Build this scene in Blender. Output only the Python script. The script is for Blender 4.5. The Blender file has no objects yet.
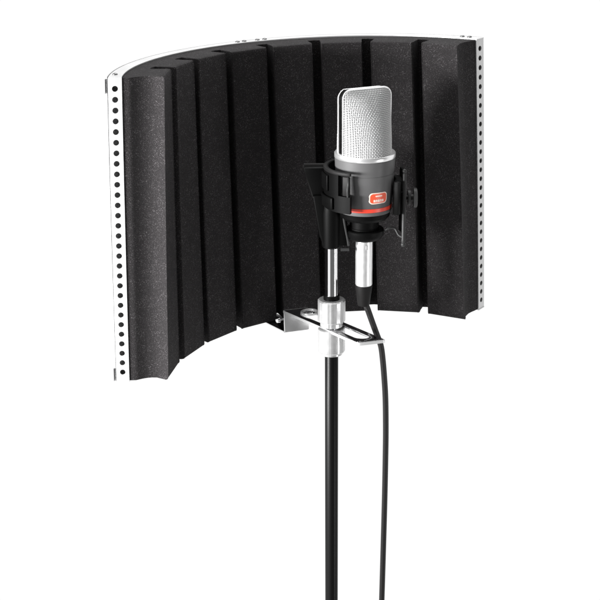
import bpy, bmesh, math, random
from mathutils import Vector, Matrix
random.seed(7)
PI = math.pi
MM = 0.001
rad = math.radians
SC = bpy.context.scene
COL = SC.collection

# ------------------------------------------------------------------ camera
cam = bpy.data.cameras.new("camera")
cam.sensor_width = 36.0
cam.lens = 36.0 * 1309.26 / 600.0
cam.clip_start = 0.05
cam.clip_end = 200
co = bpy.data.objects.new("camera", cam)
COL.objects.link(co)
co.matrix_world = Matrix(((0.9008, 0.1517, -0.4069, -0.5627422),
                          (-0.4342, 0.2975, -0.8503, -1.0504987),
                          (-0.0079, 0.9426, 0.3338, 0.3508223),
                          (0, 0, 0, 1)))
SC.camera = co
CR = Vector((0.9008, -0.4342, 0)).normalized()     # picture right, level
CB = Vector((-0.4342, -0.9008, 0)).normalized()    # towards the camera, level

# ------------------------------------------------------------------ world: white studio sweep, darker behind the photographer
w = bpy.data.worlds.new("World")
SC.world = w
w.use_nodes = True
nt = w.node_tree
nt.nodes.clear()
out = nt.nodes.new('ShaderNodeOutputWorld')
bg = nt.nodes.new('ShaderNodeBackground')
tc = nt.nodes.new('ShaderNodeTexCoord')
dk = (CB * math.cos(rad(30)) + CR * math.sin(rad(30)) + Vector((0, 0, -0.05))).normalized()
dt = nt.nodes.new('ShaderNodeVectorMath'); dt.operation = 'DOT_PRODUCT'
dt.inputs[1].default_value = dk
ramp = nt.nodes.new('ShaderNodeValToRGB')
ramp.color_ramp.elements[0].position = 0.44
ramp.color_ramp.elements[0].color = (1.0, 1.0, 1.0, 1)
ramp.color_ramp.elements[1].position = 0.66
ramp.color_ramp.elements[1].color = (0.13, 0.13, 0.13, 1)
nt.links.new(tc.outputs['Generated'], dt.inputs[0])
nt.links.new(dt.outputs['Value'], ramp.inputs[0])
nt.links.new(ramp.outputs[0], bg.inputs[0])
bg.inputs[1].default_value = 1.01
nt.links.new(bg.outputs[0], out.inputs[0])

# ------------------------------------------------------------------ softboxes
def softbox(name, pos, target, sx, sy, power, color=(1, 1, 1)):
    l = bpy.data.lights.new(name, 'AREA')
    l.shape = 'RECTANGLE'; l.size = sx; l.size_y = sy; l.energy = power; l.color = color
    o = bpy.data.objects.new(name, l)
    COL.objects.link(o)
    o.location = pos
    o.rotation_euler = (Vector(target) - Vector(pos)).to_track_quat('-Z', 'Y').to_euler()
    return o
softbox("key_softbox", -CR * 1.25 + CB * 0.64 + Vector((0, 0, 0.10)), (-.05, 0, 0), 0.62, 0.24, 74)
softbox("side_softbox", CR * 1.15 + CB * 0.65 + Vector((0, 0, -0.5)), (0.03, 0, -0.1), 0.22, 0.8, 5)
softbox("top_softbox", -CB * 0.75 + Vector((0, 0, 1.2)), (0, 0, 0.1), 0.7, 0.7, 12)

SC.view_settings.view_transform = 'Standard'
SC.view_settings.look = 'None'
SC.view_settings.exposure = 0
SC.view_settings.gamma = 1
SC.render.engine = 'CYCLES'

# ------------------------------------------------------------------ materials
def mat(name, color, rough=0.5, metal=0.0, bump=None, spec=0.5, coat=0.0, var=None, aniso=0.0):
    m = bpy.data.materials.new(name)
    m.use_nodes = True
    n = m.node_tree.nodes; L = m.node_tree.links
    b = n['Principled BSDF']
    b.inputs['Base Color'].default_value = (*color, 1)
    b.inputs['Roughness'].default_value = rough
    b.inputs['Metallic'].default_value = metal
    b.inputs['Specular IOR Level'].default_value = spec
    b.inputs['Coat Weight'].default_value = coat
    t = n.new('ShaderNodeTexCoord')
    if var:                                   # (scale, strength): faint real mottling and roughness wear
        ns = n.new('ShaderNodeTexNoise'); ns.inputs['Scale'].default_value = var[0]
        ns.inputs['Detail'].default_value = 5
        L.new(t.outputs['Object'], ns.inputs['Vector'])
        mp = n.new('ShaderNodeMapRange')
        mp.inputs['From Min'].default_value = .3; mp.inputs['From Max'].default_value = .7
        mp.inputs['To Min'].default_value = max(0, rough - var[1]); mp.inputs['To Max'].default_value = rough + var[1]
        L.new(ns.outputs['Fac'], mp.inputs['Value'])
        L.new(mp.outputs[0], b.inputs['Roughness'])
    if bump:
        ns = n.new('ShaderNodeTexNoise'); ns.inputs['Scale'].default_value = bump[0]
        ns.inputs['Detail'].default_value = 4
        L.new(t.outputs['Object'], ns.inputs['Vector'])
        bp = n.new('ShaderNodeBump'); bp.inputs['Strength'].default_value = bump[1]
        bp.inputs['Distance'].default_value = bump[2]
        L.new(ns.outputs['Fac'], bp.inputs['Height'])
        L.new(bp.outputs[0], b.inputs['Normal'])
    return m

def foam_material():
    m = bpy.data.materials.new("charcoal_foam")
    m.use_nodes = True
    n = m.node_tree.nodes; L = m.node_tree.links
    b = n['Principled BSDF']
    b.inputs['Roughness'].default_value = 0.9
    b.inputs['Specular IOR Level'].default_value = 0.25
    t = n.new('ShaderNodeTexCoord')
    v = n.new('ShaderNodeTexVoronoi'); v.inputs['Scale'].default_value = 2000
    v.feature = 'F1'
    L.new(t.outputs['Object'], v.inputs['Vector'])
    ns = n.new('ShaderNodeTexNoise'); ns.inputs['Scale'].default_value = 650; ns.inputs['Detail'].default_value = 3
    L.new(t.outputs['Object'], ns.inputs['Vector'])
    big = n.new('ShaderNodeTexNoise'); big.inputs['Scale'].default_value = 90; big.inputs['Detail'].default_value = 3
    L.new(t.outputs['Object'], big.inputs['Vector'])
    # shiny cell-wall glints: random cells that are much paler than the rest
    sep = n.new('ShaderNodeSeparateColor'); L.new(v.outputs['Color'], sep.inputs[0])
    r = n.new('ShaderNodeValToRGB')
    r.color_ramp.elements[0].position = 0.0; r.color_ramp.elements[0].color = (0.0185, 0.0166, 0.0174, 1)
    r.color_ramp.elements[1].position = 1.0; r.color_ramp.elements[1].color = (0.13, 0.122, 0.126, 1)
    e = r.color_ramp.elements.new(0.70); e.color = (0.0245, 0.0222, 0.0231, 1)
    e = r.color_ramp.elements.new(0.92); e.color = (0.041, 0.038, 0.0392, 1)
    add = n.new('ShaderNodeMath'); add.operation = 'MULTIPLY_ADD'
    add.inputs[1].default_value = 0.22; 
    L.new(big.outputs['Fac'], add.inputs[0])
    sub = n.new('ShaderNodeMath'); sub.operation = 'SUBTRACT'; sub.inputs[1].default_value = 0.11
    L.new(sep.outputs[0], sub.inputs[0])
    L.new(sub.outputs[0], add.inputs[2])
    L.new(add.outputs[0], r.inputs[0])
    L.new(r.outputs[0], b.inputs['Base Color'])
    bp = n.new('ShaderNodeBump'); bp.inputs['Strength'].default_value = 0.9; bp.inputs['Distance'].default_value = 0.0007
    mx = n.new('ShaderNodeMath'); mx.operation = 'ADD'
    L.new(ns.outputs['Fac'], mx.inputs[0]); L.new(v.outputs['Distance'], mx.inputs[1])
    L.new(mx.outputs[0], bp.inputs['Height'])
    L.new(bp.outputs[0], b.inputs['Normal'])
    return m

M = {}
M['foam'] = foam_material()
M['sheet'] = mat("satin_zinc_sheet", (0.62, 0.62, 0.62), 0.38, 0.5, var=(60, .08))
M['chrome'] = mat("chrome", (0.92, 0.92, 0.93), 0.07, 1.0, var=(220, .05))
M['polished'] = mat("polished_steel", (0.85, 0.85, 0.86), 0.13, 1.0, var=(120, .06))
M['satin'] = mat("satin_aluminium", (0.62, 0.62, 0.62), 0.32, 0.72, var=(90, .1), bump=(400, .15, .0002))
M['connector'] = mat("satin_nickel", (0.92, 0.92, 0.92), 0.34, 0.8, var=(140, .06))
M['gun'] = mat("gunmetal_lacquer", (0.11, 0.109, 0.11), 0.42, 0.15, spec=0.10, bump=(2500, .2, .0001), var=(80, .04))
M['seam'] = mat("dark_seam", (0.02, 0.02, 0.02), 0.5)
M['black'] = mat("black_plastic", (0.0022, 0.0022, 0.0022), 0.45, spec=0.07, bump=(1800, .25, .0002))
M['rubber'] = mat("black_rubber", (0.008, 0.0076, 0.0076), 0.55, spec=0.15, bump=(1500, .2, .0002))
M['cable'] = mat("black_cable_jacket", (0.010, 0.0095, 0.0095), 0.42, spec=0.3, bump=(500, .15, .0003))
M['tube'] = mat("black_lacquered_tube", (0.0030, 0.0030, 0.0030), 0.36, spec=0.16, bump=(900, .15, .0002))
M['bar'] = mat("dark_grey_plastic", (0.024, 0.024, 0.024), 0.5, spec=0.3)
M['rivet'] = mat('dull_steel', (0.16, 0.16, 0.16), 0.4, 0.9)
M['absorb'] = mat("grey_felt", (0.07, 0.07, 0.07), 0.95, bump=(900, .6, .001))
M['wire'] = mat("bright_wire", (0.58, 0.58, 0.58), 0.45, 0.5)
M['fabric'] = mat("pale_inner_gauze", (0.20, 0.20, 0.20), 0.6, 0.2)
M['frame'] = mat("nickel_frame", (0.9, 0.9, 0.9), 0.3, 0.8)
M['red'] = mat("red_ring_paint", (0.75, 0.06, 0.035), 0.35)
M['orange'] = mat("orange_red_enamel", (0.82, 0.10, 0.04), 0.35)
M['pale'] = mat("pale_badge_metal", (0.95, 0.75, 0.66), 0.35)

# ------------------------------------------------------------------ mesh helpers (all coordinates in millimetres)
def obj(name, bm, m, parent=None, base=(0, 0, 0), smooth=True, angle=40, mods=None):
    bx, by, bz = base
    bmesh.ops.recalc_face_normals(bm, faces=bm.faces)
    for v in bm.verts:
        v.co = Vector(((v.co.x - bx) * MM, (v.co.y - by) * MM, (v.co.z - bz) * MM))
    if smooth:
        for f in bm.faces: f.smooth = True
        for e in bm.edges:
            if len(e.link_faces) == 2 and e.calc_face_angle(0) > rad(angle): e.smooth = False
    me = bpy.data.meshes.new(name)
    bm.to_mesh(me); bm.free()
    o = bpy.data.objects.new(name, me)
    me.materials.append(m)
    COL.objects.link(o)
    if parent: o.parent = parent
    return o

def thing(name, label, cat, base, rot=None):
    o = bpy.data.objects.new(name, None)
    COL.objects.link(o)
    o.empty_display_size = .05
    mt = Matrix.Translation(Vector(base) * MM)
    if rot is not None: mt = mt @ rot
    o.matrix_world = mt
    o['label'] = label; o['category'] = cat
    return o

def lathe(bm, prof, c=(0, 0), segs=64, flute=0, fl=0.0, cap=True):
    rings = []
    for (r, z) in prof:
        ring = []
        for i in range(segs):
            a = 2 * PI * i / segs
            rr = r - (fl if (flute and (i // (segs // (2 * flute))) % 2) else 0)
            ring.append(bm.verts.new((c[0] + rr * math.cos(a), c[1] + rr * math.sin(a), z)))
        rings.append(ring)
    for A, B in zip(rings, rings[1:]):
        for i in range(segs):
            j = (i + 1) % segs
            bm.faces.new((A[i], A[j], B[j], B[i]))
    if cap:
        bm.faces.new(rings[0][::-1]); bm.faces.new(rings[-1])
    return bm

def tube(bm, pts, r, n=12, closed=False, cap=True):
    pts = [Vector(p) for p in pts]
    N = len(pts)
    rs = r if isinstance(r, (list, tuple)) else [r] * N
    up = None; rings = []
    for i in range(N):
        if closed: t = (pts[(i + 1) % N] - pts[i - 1])
        else: t = pts[min(i + 1, N - 1)] - pts[max(i - 1, 0)]
        t.normalize()
        if up is None:
            up = Vector((0, 0, 1)) if abs(t.z) < .9 else Vector((1, 0, 0))
        s = t.cross(up); s.normalize(); up = s.cross(t); up.normalize()
        rings.append([bm.verts.new(pts[i] + (s * math.cos(2 * PI * k / n) + up * math.sin(2 * PI * k / n)) * rs[i]) for k in range(n)])
    rng = range(N) if closed else range(N - 1)
    for i in rng:
        A = rings[i]; B = rings[(i + 1) % N]
        for k in range(n):
            l = (k + 1) % n
            bm.faces.new((A[k], A[l], B[l], B[k]))
    if cap and not closed:
        bm.faces.new(rings[0]); bm.faces.new(rings[-1][::-1])
    return bm

def spline(P, n=8):
    P = [Vector(p) for p in P]
    Q = [P[0] * 2 - P[1]] + P + [P[-1] * 2 - P[-2]]
    o = []
    for i in range(1, len(Q) - 2):
        for k in range(n):
            t = k / n
            a, b, c, d = Q[i - 1], Q[i], Q[i + 1], Q[i + 2]
            o.append(0.5 * ((2 * b) + (c - a) * t + (2 * a - 5 * b + 4 * c - d) * t * t + (3 * b - a - 3 * c + d) * t ** 3))
    o.append(P[-1])
    return o

def prism(bm, poly, z0, z1):
    a = [bm.verts.new((x, y, z0)) for x, y in poly]
    b = [bm.verts.new((x, y, z1)) for x, y in poly]
    n = len(poly)
    for i in range(n):
        j = (i + 1) % n
        bm.faces.new((a[i], a[j], b[j], b[i]))
    bm.faces.new(a[::-1]); bm.faces.new(b)
    return bm

def bevel(bm, w, seg=2, ang=50):
    bmesh.ops.recalc_face_normals(bm, faces=bm.faces)
    es = [e for e in bm.edges if len(e.link_faces) == 2 and e.calc_face_angle(0) > rad(ang)]
    bmesh.ops.bevel(bm, geom=es, offset=w, segments=seg, affect='EDGES', profile=.5)
    return bm

def arc_band(bm, c, r0, r1, a0, a1, z0, z1, n=24):
    """piece of a ring; angles in degrees measured from the camera-facing side, negative to picture left"""
    vs = []
    for i in range(n + 1):
        a = rad(a0 + (a1 - a0) * i / n)
        d = CB * math.cos(a) + CR * math.sin(a)
        vs.append([bm.verts.new((c[0] + d.x * r, c[1] + d.y * r, z)) for r, z in ((r0, z0), (r1, z0), (r1, z1), (r0, z1))])
    for A, B in zip(vs, vs[1:]):
        for k in range(4):
            l = (k + 1) % 4
            bm.faces.new((A[k], A[l], B[l], B[k]))
    bm.faces.new(vs[0]); bm.faces.new(vs[-1][::-1])
    return bm

# ================================================================== ACOUSTIC SHIELD
PROT = Matrix(((0.9998, 0.0, -0.0201, 0), (0.0002, 0.9999, 0.0103, 0), (0.0201, -0.0103, 0.9997, 0), (0, 0, 0, 1)))
SB = (0, 0, -150.0)
sh_base = PROT.to_3x3() @ Vector(SB)
shield = thing("acoustic_shield", "curved perforated metal vocal shield lined with ribbed charcoal foam, clamped to the stand", "acoustic shield", sh_base, PROT)
GF = 0.0525; A = 64.0; RO = 232.7; RI = 219.3; RF = 179.8; RB = 202.0; HZ = 149.5
def mp(r, adeg, z):
    k = 1 - GF * z / 150.0; zc = 258 * (k - 1)
    a = rad(adeg) / k
    return Vector(((r + zc) * math.sin(a), (r + zc) * math.cos(a) - zc, z))

def foam_solid(prof, topround=True, caps=True):
    """prof: list of (r, a, front) closed outline"""
    bm = bmesh.new()
    zl = [-149.3, -148.6, -147.0] + [-147 + 294 * i / 12 for i in range(1, 12)] + [147.0, 148.6, 149.3]
    rings = []
    for z in zl:
        e = 2.4 - (149.3 - abs(z)) if abs(z) > 146.9 else 0
        d = 0 if e <= 0 else 2.4 - math.sqrt(max(0, 2.4 ** 2 - e ** 2))
        rings.append([bm.verts.new(mp(r + (d if fr else 0), a, z)) for r, a, fr in prof])
    n = len(prof)
    for P, Q in zip(rings, rings[1:]):
        for i in range(n):
            j = (i + 1) % n
            bm.faces.new((P[i], P[j], Q[j], Q[i]))
    for ring in (rings[0], rings[-1]):
        f = bm.faces.new(ring)
    bm.normal_update()
    bmesh.ops.triangulate(bm, faces=[f for f in bm.faces if len(f.verts) > 4], ngon_method='EAR_CLIP')
    return bm

edges = [(-63.6, -50.4), (-46.8, -34.0), (-31.2, -18.0), (-15.4, -1.9), (0.9, 14.3), (17.7, 31.0), (34.2, 48.2), (51.8, 65.3)]
HG = 1.9                                   # half width of a groove at its back, degrees
backs = []                                  # back corners of each rib
for i, (a1, a2) in enumerate(edges):
    lb = -60.5 if i == 0 else (edges[i - 1][1] + a1) / 2 + HG
    rb = 60.5 if i == 7 else (edges[i + 1][0] + a2) / 2 - HG
    backs.append([lb + (rb - lb) * k / 4 for k in range(5)])
# foam backing (its inner line shares every back corner of the ribs)
prof = []
for i, bs in enumerate(backs):
    prof += [(RB, a, False) for a in bs]
    if i < 7: prof.append((RB + 1.2, (bs[-1] + backs[i + 1][0]) / 2, False))
N = 144
for i in range(N + 1):
    prof.append((RI - .3, 60.5 - 121 * i / N, False))
foam = obj("foam_panel", foam_solid(prof), M['foam'], shield, SB)

# eight ribs
for i, (a1, a2) in enumerate(edges):
    bs = backs[i]
    rf = RF + [0.4, -0.3, 0.2, -0.2, 0.1, -0.3, 0.2, 0][i]
    m_ = RF + 9
    c = 0.35
    cove_l = [(RI - .3, 0.0), (213, 0.3), (210.5, 1.8), (207, 4.0), (203, 5.8), (198, 6.8), (193, 6.6), (188.5, 5.2), (184.5, 3.1), (RF + 1.0, 1.0)]
    cove_r = [(RI - .3, 0.0), (213, 0.4), (207, 1.4), (201, 1.8), (196, 1.0), (191, 0.0), (187, -1.2), (183.5, -2.8), (RF + 1.0, -4.0)]
    pr = []
    if i == 0:
        pr += [(RI - .3, -60.5, False)] + [(r, -(A - .05 - math.degrees(o_ / r)), r < 190) for r, o_ in cove_l]
    else:
        pr += [(m_ + 4, bs[0] - .08, False), (rf + 5, bs[0] - .35, False), (rf + 1.4, a1 - .1, True), (rf + .35, a1 + .12, True)]
    for k in range(7):
        hw = (a2 - a1 - 2 * c) / 2
        pr.append((rf * math.cos(rad(hw)) / math.cos(rad(hw * (k / 3 - 1))) + (rf - rf * math.cos(rad(hw))) * .8, a1 + c + hw * k / 3, True))
    if i == 7:
        pr += [(r, (A - .05 - math.degrees(o_ / r)), r < 190) for r, o_ in cove_r][::-1] + [(RI - .3, 60.5, False)]
    else:
        pr += [(rf + .35, a2 - .12, True), (rf + 1.4, a2 + .1, True), (rf + 5, bs[-1] + .35, False), (m_ + 4, bs[-1] + .08, False)]
    pr += [(RB, a, False) for a in bs[::-1]]
    obj("foam_rib", foam_solid(pr), M['foam'], foam, SB)

# felt between the two skins, seen through the holes
prof = [(RI + 1.5, -A + .9 + (2 * A - 1.8) * i / 40, False) for i in range(41)] + [(RO - 2.0, A - .9 - (2 * A - 1.8) * i / 40, False) for i in range(41)]
bm = bmesh.new()
rings = [[bm.verts.new(mp(r, a, z)) for r, a, _ in prof] for z in (-147.5, -75, 0, 75, 147.5)]
for P, Q in zip(rings, rings[1:]):
    for i in range(len(prof)):
        j = (i + 1) % len(prof); bm.faces.new((P[i], P[j], Q[j], Q[i]))
for r_ in (rings[0], rings[-1]):
    for i in range(40): bm.faces.new((r_[i], r_[i + 1], r_[80 - i], r_[81 - i]))
obj("absorber_layer", bm, M['absorb'], shield, SB)

def hole_sheet(fn, us, vs, hr, thick, K=16, umax=1e9):
    """grid of cells with a round hole in each; fn(u,v,w) -> point; u,v in mm, w through the sheet"""
    bm = bmesh.new()
    cache = {}
    def V(u, v, w):
        k = (round(u, 3), round(v, 3), w)
        if k not in cache: cache[k] = bm.verts.new(fn(u, v, w))
        return cache[k]
    for (u0, u1) in zip(us, us[1:]):
        for (v0, v1, hole) in vs:
            uc, vc = (u0 + u1) / 2, (v0 + v1) / 2
            hole = hole and abs(uc) < umax
            sq = []
            hu, hv = (u1 - u0) / 2, (v1 - v0) / 2
            for k in range(K):
                a = 2 * PI * (k + .5 - .5) / K
                c, s = math.cos(a), math.sin(a)
                m = max(abs(c), abs(s))
                sq.append((uc + hu * c / m, vc + hv * s / m))
            for w_ in (0, thick):
                if hole:
                    circ = [V(uc + hr * math.cos(2 * PI * k / K), vc + hr * math.sin(2 * PI * k / K), w_) for k in range(K)]
                    S = [V(x, y, w_) for x, y in sq]
                    for k in range(K):
                        l = (k + 1) % K
                        bm.faces.new((S[k], S[l], circ[l], circ[k]))
                else:
                    bm.faces.new([V(x, y, w_) for x, y in sq])
            if hole:
                for k in range(K):
                    l = (k + 1) % K
                    p = [V(uc + hr * math.cos(2 * PI * q / K), vc + hr * math.sin(2 * PI * q / K), w_) for q in (k, l) for w_ in (0, thick)]
                    bm.faces.new((p[0], p[2], p[3], p[1]))
    # outer rim
    be = [e for e in bm.edges if len(e.link_faces) == 1]
    mid = {}
    for e in be:
        k = tuple(sorted((round(v.co.x, 4), round(v.co.y, 4), round(v.co.z, 4)) for v in e.verts))
    inv = {v: k for k, v in cache.items()}
    for e in be:
        a, b = e.verts
        ka, kb = inv[a], inv[b]
        if ka[2] == 0 and kb[2] == 0:
            c2, d2 = cache.get((ka[0], ka[1], thick)), cache.get((kb[0], kb[1], thick))
            if c2 and d2:
                try: bm.faces.new((a, b, d2, c2))
                except ValueError: pass
    return bm

vrows = [(-HZ, -145.0, False)] + [(-145.0 + 10 * k, -135.0 + 10 * k, True) for k in range(29)] + [(145.0, HZ, False)]
def flange_fn(side):
    def fn(u, v, w):
        # u: radial, w: out of the end plane
        return mp(u, side * (A + math.degrees(w / RO)), v)
    return fn
for side in (-1, 1):
    o = obj("end_plate", hole_sheet(flange_fn(side), [RI, RO - .55], vrows, 2.75, 1.0), M['sheet'], shield, SB, angle=30)
# outer curved wall, perforated
AR = RO * rad(A) * 2
nc = 50
us = [-AR / 2 + AR * i / nc for i in range(nc + 1)]
wrows = [(-HZ - 1.0, -145.0, False)] + vrows[1:-1] + [(145.0, HZ + 1.0, False)]
obj("curved_wall", hole_sheet(lambda u, v, w_: mp(RO + .05 + w_, math.degrees(u / RO), v), us, wrows, 2.75, 1.0, K=16, umax=195), M['sheet'], shield, SB, angle=30)
# top and bottom lips
for zz, dz in ((HZ, 1.0), (-HZ, -1.0)):
    bm = bmesh.new()
    n = 200; R_ = []
    for i in range(n + 1):
        a = (-A + 2 * A * i / n) * (1 + .006)
        q = []
        for r, d in ((RI, 0), (RO - .95, 0), (RO - .95, dz), (RI, dz)):
            p = mp(r, a, zz); p.z = zz + d; q.append(bm.verts.new(p))
        R_.append(q)
    for P, Q in zip(R_, R_[1:]):
        for k in range(4):
            l = (k + 1) % 4; bm.faces.new((P[k], P[l], Q[l], Q[k]))
    bm.faces.new(R_[0]); bm.faces.new(R_[-1][::-1])
    lip = obj("top_lip" if dz > 0 else "bottom_lip", bm, M['sheet'], shield, SB, angle=30)
    for (r, a) in ((227, -60.3), (226.5, -4.7), (226.5, -2.7), (226.5, 1.2), (226.5, 3.3), (227, 58.6), (227, 60.8)):
        p = mp(r, a, zz)
        bm = bmesh.new()
        pr = [(2.5, 0), (2.5, .5), (2.1, 1.0), (1.3, 1.3), (.8, 1.35), (.7, .9), (.05, .9)]
        lathe(bm, [(rr, zz + dz + z_ * (1 if dz > 0 else -1)) for rr, z_ in pr], (p.x, p.y), 20)
        obj("rivet", bm, M['rivet'], lip, SB)
# folded corner tabs at the ends
for side in (-1,):
    for z0, z1 in ((136, 149.2), (-149.2, -136)):
        bm = bmesh.new()
        q = []
        for z in (z0, z1):
            for r, a in ((RO + 1.3, A + .35), (RO + 1.9, A + .35), (RO + 1.9, A - 2.2), (RO + 1.3, A - 2.2)):
                q.append(bm.verts.new(mp(r, side * a, z)))
        for f in ((0, 1, 2, 3), (4, 5, 6, 7), (0, 1, 5, 4), (1, 2, 6, 5), (2, 3, 7, 6), (3, 0, 4, 7)):
            bm.faces.new([q[i] for i in f])
        obj("corner_tab", bm, M['polished'], shield, SB)

# clamp bracket: foot under the shell, upright, slotted arm
P0 = Vector((2.1, 145.8)); P1 = Vector((26.4, 22.2))
W0 = Vector((13.4, -2.5)); W1 = Vector((13.65, -3.2))
ZA = -128.0
def arm_pt(s, t):       # s along 0..1, t across -1..1
    c = P0.lerp(P1, s); w_ = W0.lerp(W1, s)
    return c + w_ * t
bm = bmesh.new()
K = 40
outer = []; inner = []
s0, s1, tw = 0.13, 0.925, 0.52
def ring_pts(sA, sB, t, rs, n=K):
    """rounded slot outline param"""
    pts = []
    q = n // 4
    ls = rs
    for k in range(q): pts.append((sB - ls + ls * math.sin(PI / 2 * k / (q - 1)), t * math.cos(PI / 2 * k / (q - 1))))
    for k in range(q): pts.append((sB - ls + ls * math.cos(PI / 2 * k / (q - 1)), -t * math.sin(PI / 2 * k / (q - 1))))
    for k in range(q): pts.append((sA + ls - ls * math.sin(PI / 2 * k / (q - 1)), -t * math.cos(PI / 2 * k / (q - 1))))
    for k in range(q): pts.append((sA + ls - ls * math.cos(PI / 2 * k / (q - 1)), t * math.sin(PI / 2 * k / (q - 1))))
    return pts
inn = ring_pts(s0, s1, tw, 0.055)
# matching outline of the plate (small corner radius by squaring the same angles)
outp = []
q = K // 4
def sqz(a):
    c, s = math.cos(a), math.sin(a); e = 0.22
    return (abs(c) ** e) * (1 if c >= 0 else -1), (abs(s) ** e) * (1 if s >= 0 else -1)
for k in range(q):
    c, s = sqz(PI / 2 * k / (q - 1)); outp.append((1 - .06 + .06 * s, c))
for k in range(q):
    c, s = sqz(PI / 2 * k / (q - 1)); outp.append((1 - .06 + .06 * c, -s))
for k in range(q):
    outp.append((0.0 if k > q // 2 else .08 * (1 - k / (q // 2)), -1.0 if k <= q // 2 else -1 + (k - q // 2) / (q - 1 - q // 2)))
for k in range(q):
    outp.append((0.0 if k < q // 2 else .08 * (k - q // 2) / (q - 1 - q // 2), 0 + k / (q // 2) if k < q // 2 else 1.0))
ly = []
for z in (ZA - .5, ZA + 1.7):
    ly.append(([bm.verts.new((*arm_pt(*p), z)) for p in outp], [bm.verts.new((*arm_pt(*p), z)) for p in inn]))
for k in range(K):
    l = (k + 1) % K
    for O, I in ly: bm.faces.new((O[k], O[l], I[l], I[k]))
    bm.faces.new((ly[0][0][k], ly[0][0][l], ly[1][0][l], ly[1][0][k]))
    bm.faces.new((ly[0][1][k], ly[0][1][l], ly[1][1][l], ly[1][1][k]))
bmesh.ops.remove_doubles(bm, verts=bm.verts, dist=.01)
bevel(bm, .35, 2, 60)
arm = obj("clamp_bracket", bm, M['polished'], shield, SB, angle=35)
bm = bmesh.new()
def swell(p, d):
    c = P0.lerp(P1, .5); v = Vector(arm_pt(*p)) - c
    return Vector(arm_pt(*p)) + v.normalized() * d
R4 = []
for p in outp:
    i_, o_ = swell(p, .05), swell(p, 1.3)
    R4.append([bm.verts.new((q_.x, q_.y, z_)) for q_, z_ in ((i_, ZA - 1.6), (o_, ZA - 1.6), (o_, ZA + 1.3), (i_, ZA + 1.3))])
for k in range(K):
    if (Vector(outp[k]) - Vector(outp[(k + 1) % K])).length < 1e-4: continue
    P_, Q_ = R4[k], R4[(k + 1) % K]
    for j in range(4):
        bm.faces.new((P_[j], P_[(j + 1) % 4], Q_[(j + 1) % 4], Q_[j]))
bmesh.ops.remove_doubles(bm, verts=bm.verts, dist=.01)
obj("bracket_edge", bm, M['sheet'], arm, SB, angle=35)
bm = bmesh.new()
n0 = Vector((-.155, .988))
def quad(bm, c4, z0, z1): prism(bm, [(p.x, p.y) for p in c4], z0, z1)
a_, b_ = P0 - W0, P0 + W0
quad(bm, [a_, b_, b_ + n0 * 1.6, a_ + n0 * 1.6], -151.5, ZA + 1.7)
bevel(bm, .5, 2)
obj("bracket_upright", bm, M['frame'], arm, SB)
bm = bmesh.new()
quad(bm, [a_ + n0 * 1.65, b_ + n0 * 1.65, b_ + n0 * 82, a_ + n0 * 82], -152.4, -150.7)
bevel(bm, .4, 2)
obj("bracket_foot", bm, M['polished'], arm, SB)
# raised washer at the far end of the slot
bm = bmesh.new()
c0 = arm_pt(.14, 0.28)
pts = [(c0.x + 8.5 * math.cos(t), c0.y + 8.5 * math.sin(t), ZA + 2.4) for t in [2 * PI * k / 40 for k in range(40)]]
tube(bm, pts, 1.3, 10, closed=True)
obj("washer", bm, M['sheet'], arm, SB)
# hex screw beside the upright
bm = bmesh.new()
sx = a_ + n0 * 7 + Vector((-2.0, 0))
tube(bm, [(sx.x + 6, sx.y + 1, -139), (sx.x, sx.y, -139), (sx.x - .01, sx.y, -139), (sx.x - 2.8, sx.y - .5, -139)], [1.4, 1.4, 3.2, 2.6], 12)
obj("screw", bm, M['chrome'], arm, SB)

# ================================================================== MICROPHONE STAND
PX, PY = 13.6, 78.7
ST = (PX, PY, -760)
stand = thing("microphone_stand", "upright black tube stand with chrome upper tube and two pale clamping collars", "microphone stand", ST)
bm = bmesh.new(); lathe(bm, [(7.0, -760), (7.0, -158), (6.5, -157.3)], (PX, PY), 48); obj("pole", bm, M['tube'], stand, ST)
bm = bmesh.new(); lathe(bm, [(6.9, -157), (6.9, -20)], (PX, PY), 48); obj("upper_tube", bm, M['chrome'], stand, ST)
bm = bmesh.new(); lathe(bm, [(7.0, -97.2), (12.9, -97.2), (14.3, -98.4), (14.3, -119.5), (13.2, -121.2), (11.8, -121.8), (11.8, -125.9), (7.0, -125.9)], (PX, PY), 144, flute=18, fl=.18, cap=False)
col_ = obj("collar", bm, M['satin'], stand, ST, angle=25)
bm = bmesh.new(); lathe(bm, [(7.0, -92.5), (8.3, -92.8), (8.3, -97.15), (7.0, -97.15)], (PX, PY), 48, cap=False); obj("gasket", bm, M['black'], col_, ST)
bm = bmesh.new(); lathe(bm, [(7.0, -128.3), (12.9, -128.3), (14.0, -129.3), (14.0, -153.2), (13.2, -154.4), (11.3, -154.6), (11.3, -157.3), (7.05, -157.6)], (PX, PY), 144, flute=12, fl=.1, cap=False)
obj("collar", bm, M['satin'], stand, ST, angle=25)

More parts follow.
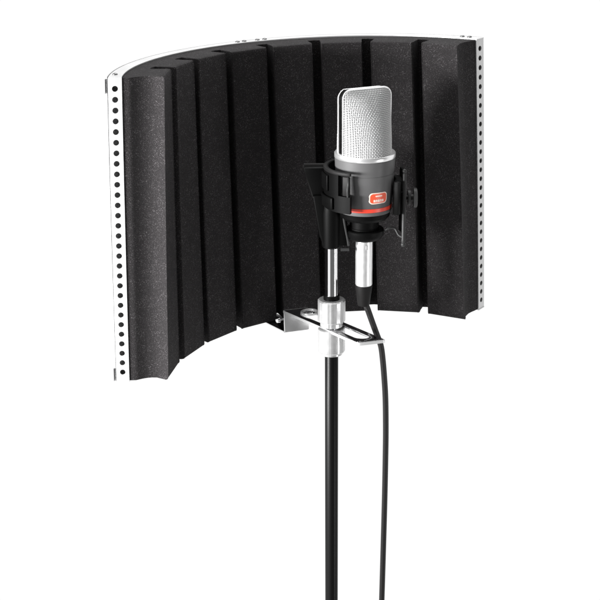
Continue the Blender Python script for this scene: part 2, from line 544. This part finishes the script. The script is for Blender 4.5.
# ================================================================== SHOCK MOUNT
MX, MY = 43.3, 64.4
MC = (MX, MY)
mount = thing("shock_mount", "black plastic shock mount cradle holding the microphone on top of the stand", "shock mount", (PX, PY, -41))
MB_ = (PX, PY, -41)
def cpt(r, b, z): return Vector((MX, MY, z)) + CR * r + CB * b
bm = bmesh.new()
arc_band(bm, MC, 36.3, 40.8, -150, -23, 3, 20)
arc_band(bm, MC, 36.3, 40.8, -150, -42, 20, 43)
bmesh.ops.remove_doubles(bm, verts=bm.verts, dist=.01)
band = obj("cradle_band", bm, M['black'], mount, MB_)
bm = bmesh.new()
arc_band(bm, MC, 37.2, 41.2, -150, -23, 40.5, 43.6)
obj("rim", bevel(bm, .6, 2), M['rubber'], band, MB_)
bm = bmesh.new()
arc_band(bm, MC, 36.0, 39.0, -37, -25, 20, 39.5, 6)
obj("elastic_cord", bevel(bm, 1.0, 2), M['rubber'], band, MB_)
bm = bmesh.new()
a0 = rad(-27); d = CB * math.cos(a0) + CR * math.sin(a0)
tube(bm, spline([(MX + d.x * 39.8, MY + d.y * 39.8, 20), (MX + d.x * 40.2, MY + d.y * 40.2, 27), (MX + d.x * 38.6, MY + d.y * 38.6, 33), (MX + d.x * 39.8, MY + d.y * 39.8, 40)]), 1.0, 8)
obj("elastic_cord", bm, M['bar'], band, MB_)
bm = bmesh.new()
arc_band(bm, MC, 40.6, 43.0, -125, -62, 22, 38)
obj("clamp_pad", bevel(bm, 1.1, 3), M['black'], band, MB_)
bm = bmesh.new()
arc_band(bm, MC, 40.6, 43.6, -118, -50, 5, 17)
obj("clamp_pad", bevel(bm, 1.3, 3), M['black'], band, MB_)
# fin to the left
bm = bmesh.new()
fp = [(-40, 41, -12), (-60.5, 41, -12), (-59.5, 36, -12), (-50, 8, -12), (-40, 3, -12)]
fa = [bm.verts.new(cpt(r, b, z)) for r, z, b in fp]
fb = [bm.verts.new(cpt(r, b + 13, z)) for r, z, b in fp]
for k in range(5):
    l = (k + 1) % 5; bm.faces.new((fa[k], fa[l], fb[l], fb[k]))
bm.faces.new(fa); bm.faces.new(fb[::-1])
obj("fin", bevel(bm, .8, 2), M['black'], mount, MB_)
bm = bmesh.new(); tube(bm, [cpt(-40, -9, 41.8), cpt(-60.5, -9, 41.8)], 1.5, 10); tube(bm, [cpt(-60.5, -9, 41.8), cpt(-51, -9, 8)], 1.2, 10)
obj("rim", bm, M['rubber'], mount, MB_)
bm = bmesh.new()
fp = [(-52, 14), (-38, 14), (-34, -38), (-42, -38), (-46, -24)]
fa = [bm.verts.new(cpt(r, -9, z)) for r, z in fp]
fb = [bm.verts.new(cpt(r, 7, z)) for r, z in fp]
for k in range(5):
    l = (k + 1) % 5; bm.faces.new((fa[k], fa[l], fb[l], fb[k]))
bm.faces.new(fa); bm.faces.new(fb[::-1])
obj("clamp_block", bevel(bm, 1.5, 3), M['black'], mount, MB_)
bm = bmesh.new()
arc_band(bm, MC, 30.6, 37.4, 62, 112, -4, 30, 10)
obj("side_pad", bevel(bm, 1.0, 2), M['black'], mount, MB_)
# rear half ring, right upright
bm = bmesh.new()
arc_band(bm, MC, 37.5, 40, 110, 210, 6, 18)
obj("rear_band", bevel(bm, .5, 2), M['black'], mount, MB_)
bm = bmesh.new()
arc_band(bm, MC, 37.6, 40.2, 84, 110, -28, 38, 8)
obj("side_plate", bevel(bm, .6, 2), M['black'], mount, MB_)
bm = bmesh.new()
tube(bm, [cpt(38.8, 9, z) for z in (-35, -32, -31, 26, 27, 36, 37)], [1.6, 2.2, 1.9, 2.2, 1.7, 1.9, 1.5], 14)
bar = obj("side_bar", bm, M['bar'], mount, MB_)
for z, r in ((39, 2.3), (-36.5, 2.5)):
    bm = bmesh.new()
    bmesh.ops.create_uvsphere(bm, u_segments=16, v_segments=10, radius=r)
    for v in bm.verts: v.co += cpt(38.8, 9, z)
    obj("cord_peg", bm, M['bar'], bar, MB_)
bm = bmesh.new()
tube(bm, spline([cpt(19, 6, -24), cpt(24, 6, -20.5), cpt(30, 4, -21), cpt(34, 7, -27), cpt(38, 9, -29)]), 1.1, 8)
obj("hook", bm, M['bar'], mount, MB_)
bm = bmesh.new()
tube(bm, [cpt(40, 0, 9.5), cpt(43.2, 0, 9.5), cpt(43.21, 0, 9.5), cpt(45.6, 0, 9.5)], [2.5, 2.5, 8, 8], 28)
tube(bm, [cpt(45.6, 0, 9.5), cpt(48.8, 0, 9.5), cpt(48.81, 0, 9.5), cpt(51.6, 0, 9.5), cpt(52.4, 0, 9.5)], [3.5, 3.5, 10, 10, 9], 28)
obj("knob", bm, M['bar'], mount, MB_, angle=30)
# socket over the pole, web and cup
bm = bmesh.new()
lathe(bm, [(7.0, -41), (8.6, -41), (10.0, -39.5), (10.4, -5), (9.5, 4)], (PX + CB.x * 1.0, PY + CB.y * 1.0), 40)
sock = obj("socket", bm, M['black'], mount, MB_)
bm = bmesh.new()
poly = [(-34, 8), (-17.5, 8), (-17.5, 5), (-17, -6), (-34, -6)]
pp = [cpt(r, b, 0) for r, b in poly]
prism(bm, [(p.x, p.y) for p in pp], -38, 4)
obj("web", bevel(bm, 1.2, 2), M['black'], mount, MB_)
bm = bmesh.new()
tube(bm, spline([cpt(-22, 10, 3), cpt(-20.5, 10, -12), cpt(-17.5, 10, -28), cpt(-16, 10, -37)]), 1.2, 8)
obj("rim", bm, M['bar'], mount, MB_)
bm = bmesh.new()
tube(bm, [cpt(-24, 8, -41.5), cpt(-15.5, 8, -41.5)], 1.7, 10)
obj("thumb_screw", bm, M['bar'], mount, MB_)
bm = bmesh.new()
pp = [cpt(r, b, 0) for r, b in [(-26, 5), (-8, 8), (-8, -8), (-26, -6)]]
prism(bm, [(p.x, p.y) for p in pp], -32, -24)
obj("link_arm", bevel(bm, 1, 2), M['black'], mount, MB_)
bm = bmesh.new()
lathe(bm, [(9.2, -33), (14, -32.8), (17.5, -31), (19.6, -27.5), (19.8, -22.5), (19.0, -21.6), (14.5, -21.4), (14.2, -24), (9.2, -24)], MC, 64, cap=False)
obj("cup", bm, M['black'], mount, MB_, angle=35)
bm = bmesh.new()
tube(bm, [cpt(-46.5, 0, -20.5), cpt(-43.5, 0, -21.0), cpt(-43.4, 0, -21.0), cpt(-41, 0, -21.3)], [1.0, 1.4, .7, .7], 12)
obj("thumb_screw", bm, M['chrome'], mount, MB_)
bm = bmesh.new()
tube(bm, [cpt(-48.5, 2, 4), cpt(-44.5, 2, -30)], .9, 8); tube(bm, [cpt(-48.5, 2, 4), cpt(-39, 2, 8)], .9, 8); tube(bm, [cpt(-44.5, 2, -30), cpt(-34, 2, -31)], 1.2, 8)
obj("brace", bm, M['black'], mount, MB_)
# elastic cords between cage and microphone
for aa in (-120, -70, 75, 100, 150):
    bm = bmesh.new()
    d = CB * math.cos(rad(aa)) + CR * math.sin(rad(aa))
    tube(bm, [(MX + d.x * 30.5, MY + d.y * 30.5, 14), (MX + d.x * 38.5, MY + d.y * 38.5, 19)], 1.0, 8)
    obj("elastic_cord", bm, M['rubber'], mount, MB_)

# ================================================================== MICROPHONE
MBASE = (MX, MY, -21)
mic = thing("microphone", "studio condenser microphone with silver mesh head, grey body, red ring and orange badge", "microphone", MBASE)
bm = bmesh.new()
lathe(bm, [(26.4, -2.5), (27.0, -1.0), (27.05, 1.2)], MC, 96, cap=False)
lathe(bm, [(27.15, 5.3), (27.6, 12), (28.6, 26), (29.2, 37.0)], MC, 96, cap=False)
lathe(bm, [(29.0, 37.0), (29.0, 37.9)], MC, 96, cap=False)
lathe(bm, [(29.25, 37.9), (29.7, 45), (30.0, 51.4), (29.4, 52.2)], MC, 96, cap=False)
body = obj("body", bm, M['gun'], mic, MBASE, angle=30)
bm = bmesh.new(); lathe(bm, [(28.9, 36.8), (28.9, 38.1)], MC, 96); obj("seam", bm, M['seam'], body, MBASE)
bm = bmesh.new(); lathe(bm, [(26.8, 1.2), (27.35, 1.5), (27.45, 5.0), (26.9, 5.3)], MC, 96, cap=False); obj("red_ring", bm, M['red'], mic, MBASE, angle=50)
bm = bmesh.new(); lathe(bm, [(15.0, -23.0), (15.0, -20.0), (14.6, -19.6), (14.6, -13.0), (17, -12.2), (22.5, -10.5), (25.2, -7.5), (26.2, -2.5), (20, -2.4)], MC, 80); obj("lower_cap", bm, M['black'], mic, MBASE, angle=30)
bm = bmesh.new(); lathe(bm, [(24, 52.0), (29.9, 52.0), (30.3, 52.4), (30.3, 56.4), (29.8, 57.0), (24, 57.3), (1, 57.3)], MC, 96); obj("collar_ring", bm, M['frame'], mic, MBASE, angle=50)

# head: two thin frames, pillow-shaped wire mesh between front frame and back frame
HX, HY = MX - .8, MY
HW = 27.0; Z0 = 56.8; Z1 = 121.0; CRn = 9.0
def headw(z):        # half width at height z (rounded top corners)
    if z > Z1 - CRn:
        d = z - (Z1 - CRn)
        return HW - CRn + math.sqrt(max(0, CRn ** 2 - d ** 2))
    return HW
def outline(y, off=0, n=10):
    pts = [(-HW + off, y, Z0 - 1), ]
    for k in range(8): pts.append((-HW + off, y, Z0 + (Z1 - CRn - Z0) * (k + 1) / 9))
    for k in range(n + 1):
        a = PI - PI / 2 * k / n
        pts.append((-(HW - CRn) + (CRn - off) * math.cos(a), y, Z1 - CRn + (CRn - off) * math.sin(a)))
    for k in range(1, 8): pts.append((-(HW - CRn) + 2 * (HW - CRn) * k / 8, y, Z1 - off))
    for k in range(n + 1):
        a = PI / 2 - PI / 2 * k / n
        pts.append(((HW - CRn) + (CRn - off) * math.cos(a), y, Z1 - CRn + (CRn - off) * math.sin(a)))
    for k in range(8): pts.append((HW - off, y, Z0 + (Z1 - CRn - Z0) * (8 - k) / 9))
    pts.append((HW - off, y, Z0 - 1))
    return [Vector((HX + x, HY + yy, z)) for x, yy, z in pts]
grille = None
bm = bmesh.new()
ol = outline(0, 1.6)
lo = [[bm.verts.new(p + Vector((0, dy, 0))) for p in ol] for dy in (-4.5, 4.5)]
for i in range(len(ol) - 1): bm.faces.new((lo[0][i], lo[0][i + 1], lo[1][i + 1], lo[1][i]))
band_ = obj("side_band", bm, M['black'], mic, MBASE)  # chrome band; its dark reflection is painted in as plain black
for y in (-4.9, 4.9):
    bm = bmesh.new(); tube(bm, [p - Vector((0, 0, 1.3 if y > 0 else 0)) for p in outline(y, .6)], .8, 10); obj("grille_frame", bm, M['frame'], mic, MBASE)
def pillow(u, v, sgn, lift=0):
    """u,v in -1..1 / 0..1"""
    z = Z0 + (Z1 - 1.2 - Z0) * v
    wx = headw(z) - 1.0
    bulge = (1 - abs(u) ** 2.3) ** .75 * (1 - v ** 1.9)
    return Vector((HX + wx * u, HY + sgn * (5.2 + 21.0 * bulge + 3.0 * (1 - abs(u) ** 3) * (1 - v ** 8) + lift), z))
for sgn in (-1, 1):
    bm = bmesh.new()
    NU, NV = 34, 38
    for i in range(1, NU):
        u = -1 + 2 * i / NU
        pts = []
        for j in range(NV * 2 + 1):
            v = j / (NV * 2)
            ph = math.cos(PI * (j / 2.0 + i)) * .33
            pts.append(pillow(u, v, sgn, ph))
        tube(bm, pts, .42, 5, cap=False)
    for j in range(1, NV):
        v = j / NV
        pts = []
        for i in range(NU * 2 + 1):
            u = -1 + i / NU
            ph = -math.cos(PI * (i / 2.0 + j)) * .33
            pts.append(pillow(u, v, sgn, ph))
        tube(bm, pts, .42, 5, cap=False)
    g = obj("grille", bm, M['wire'], mic, MBASE, angle=80)
    bm = bmesh.new()
    G = [[bm.verts.new(pillow(-1 + 2 * i / 24, j / 24, sgn, -1.6)) for i in range(25)] for j in range(25)]
    for j in range(24):
        for i in range(24): bm.faces.new((G[j][i], G[j][i + 1], G[j + 1][i + 1], G[j + 1][i]))
    obj("inner_gauze", bm, M['fabric'], g, MBASE)

# badge on the body
def on_body(s, z, h=0.0):       # s: arc mm from the badge centre, facing the shield's open side
    r = 27.15 + (z - 5.3) * (29.2 - 27.15) / 31.7 + h
    a = math.radians(1.0) + s / r
    return Vector((MX + r * math.sin(a), MY - r * math.cos(a), z))
def patch(bm, w, hgt, rr, zc, h, sc=0, n=6, power=None, thick=.35):
    o = []
    cs = [(w / 2 - rr, hgt / 2 - rr, 0), (-(w / 2 - rr), hgt / 2 - rr, 90), (-(w / 2 - rr), -(hgt / 2 - rr), 180), (w / 2 - rr, -(hgt / 2 - rr), 270)]
    pts = []
    for cx, cz, a0 in cs:
        for k in range(n + 1):
            a = rad(a0 + 90 * k / n); pts.append((cx + rr * math.cos(a), cz + rr * math.sin(a)))
    # grid strips so that it follows the curve
    xs = sorted(set([round(p[0], 4) for p in pts] + [round(-w / 2 + rr + (w - 2 * rr) * k / 8, 4) for k in range(9)]))
    prev = None
    def zext(x):
        ax = abs(x) - (w / 2 - rr)
        return hgt / 2 if ax <= 0 else hgt / 2 - rr + math.sqrt(max(0, rr * rr - ax * ax))
    for x in xs:
        e = zext(x)
        cur = [bm.verts.new(on_body(sc + x, zc - e, h)), bm.verts.new(on_body(sc + x, zc + e, h)),
               bm.verts.new(on_body(sc + x, zc + e, h - thick)), bm.verts.new(on_body(sc + x, zc - e, h - thick))]
        if prev:
            for k in range(4):
                l = (k + 1) % 4
                bm.faces.new((prev[k], prev[l], cur[l], cur[k]))
        prev = cur
    return bm
ZB = 16.0
bm = bmesh.new(); patch(bm, 20.3, 11.4, 3.8, ZB, .45, thick=.6); badge = obj("badge", bm, M['pale'], mic, MBASE, angle=30)
bm = bmesh.new(); patch(bm, 18.4, 9.5, 3.0, ZB, .6, thick=.3); obj("badge_enamel", bm, M['orange'], badge, MBASE, angle=30)
bm = bmesh.new()
patch(bm, 7.5, 1.3, .6, ZB + 2.3, .72, thick=.2, sc=0)
for k, (x, w_, h_) in enumerate([(-4.6, 2.0, 1.9), (-2.2, 1.8, 1.6), (0.0, 1.9, 1.9), (2.3, 1.8, 1.6), (4.6, 2.0, 1.9)]):
    patch(bm, w_, h_, .5, ZB - 2.2 + (.15 if k % 2 else 0), .72, sc=x, thick=.2)
patch(bm, 11.5, .5, .2, ZB - 3.4, .72, thick=.2)
obj("badge_mark", bm, M['pale'], badge, MBASE, angle=30)

# ================================================================== CABLE
CAB = (MX, MY, -760)
cab = thing("microphone_cable", "black cable hanging from the microphone by a silver connector with a tapered boot", "cable", (MX, MY, -103))
CB0 = (MX, MY, -103)
bm = bmesh.new()
lathe(bm, [(7.2, -30), (8.2, -31.5), (8.7, -34), (8.75, -50), (8.7, -80.5), (8.3, -81.8), (7, -82)], MC, 48)
conn = obj("connector", bm, M['connector'], cab, CB0, angle=35)
bm = bmesh.new()
p = cpt(3.0, 7.9, -44); 
tube(bm, [cpt(2.6, 8.1, -42), cpt(2.6, 8.1, -38)], 1.4, 12)
obj("latch", bm, M['polished'], conn, CB0)
bm = bmesh.new()
lathe(bm, [(8.6, -82), (8.8, -84), (7.6, -92), (6.4, -102), (5.8, -104), (3.2, -104.3)], MC, 40)
obj("boot", bm, M['rubber'], cab, CB0, angle=40)
cable_px = [(0.2, -100), (2.5, -104), (5.2, -111.5), (9.3, -123.5), (13.9, -136.5), (18.2, -148.7), (20.4, -164.0), (22.4, -186.0), (23.9, -209), (24.7, -240), (24.9, -268), (24.7, -325), (24.0, -390), (23.2, -455), (22.3, -520), (21, -620), (20, -760)]
bm = bmesh.new()
tube(bm, spline([cpt(r, 0, z) for r, z in cable_px], 6), 3.15, 14)
obj("cable", bm, M['cable'], cab, CB0)
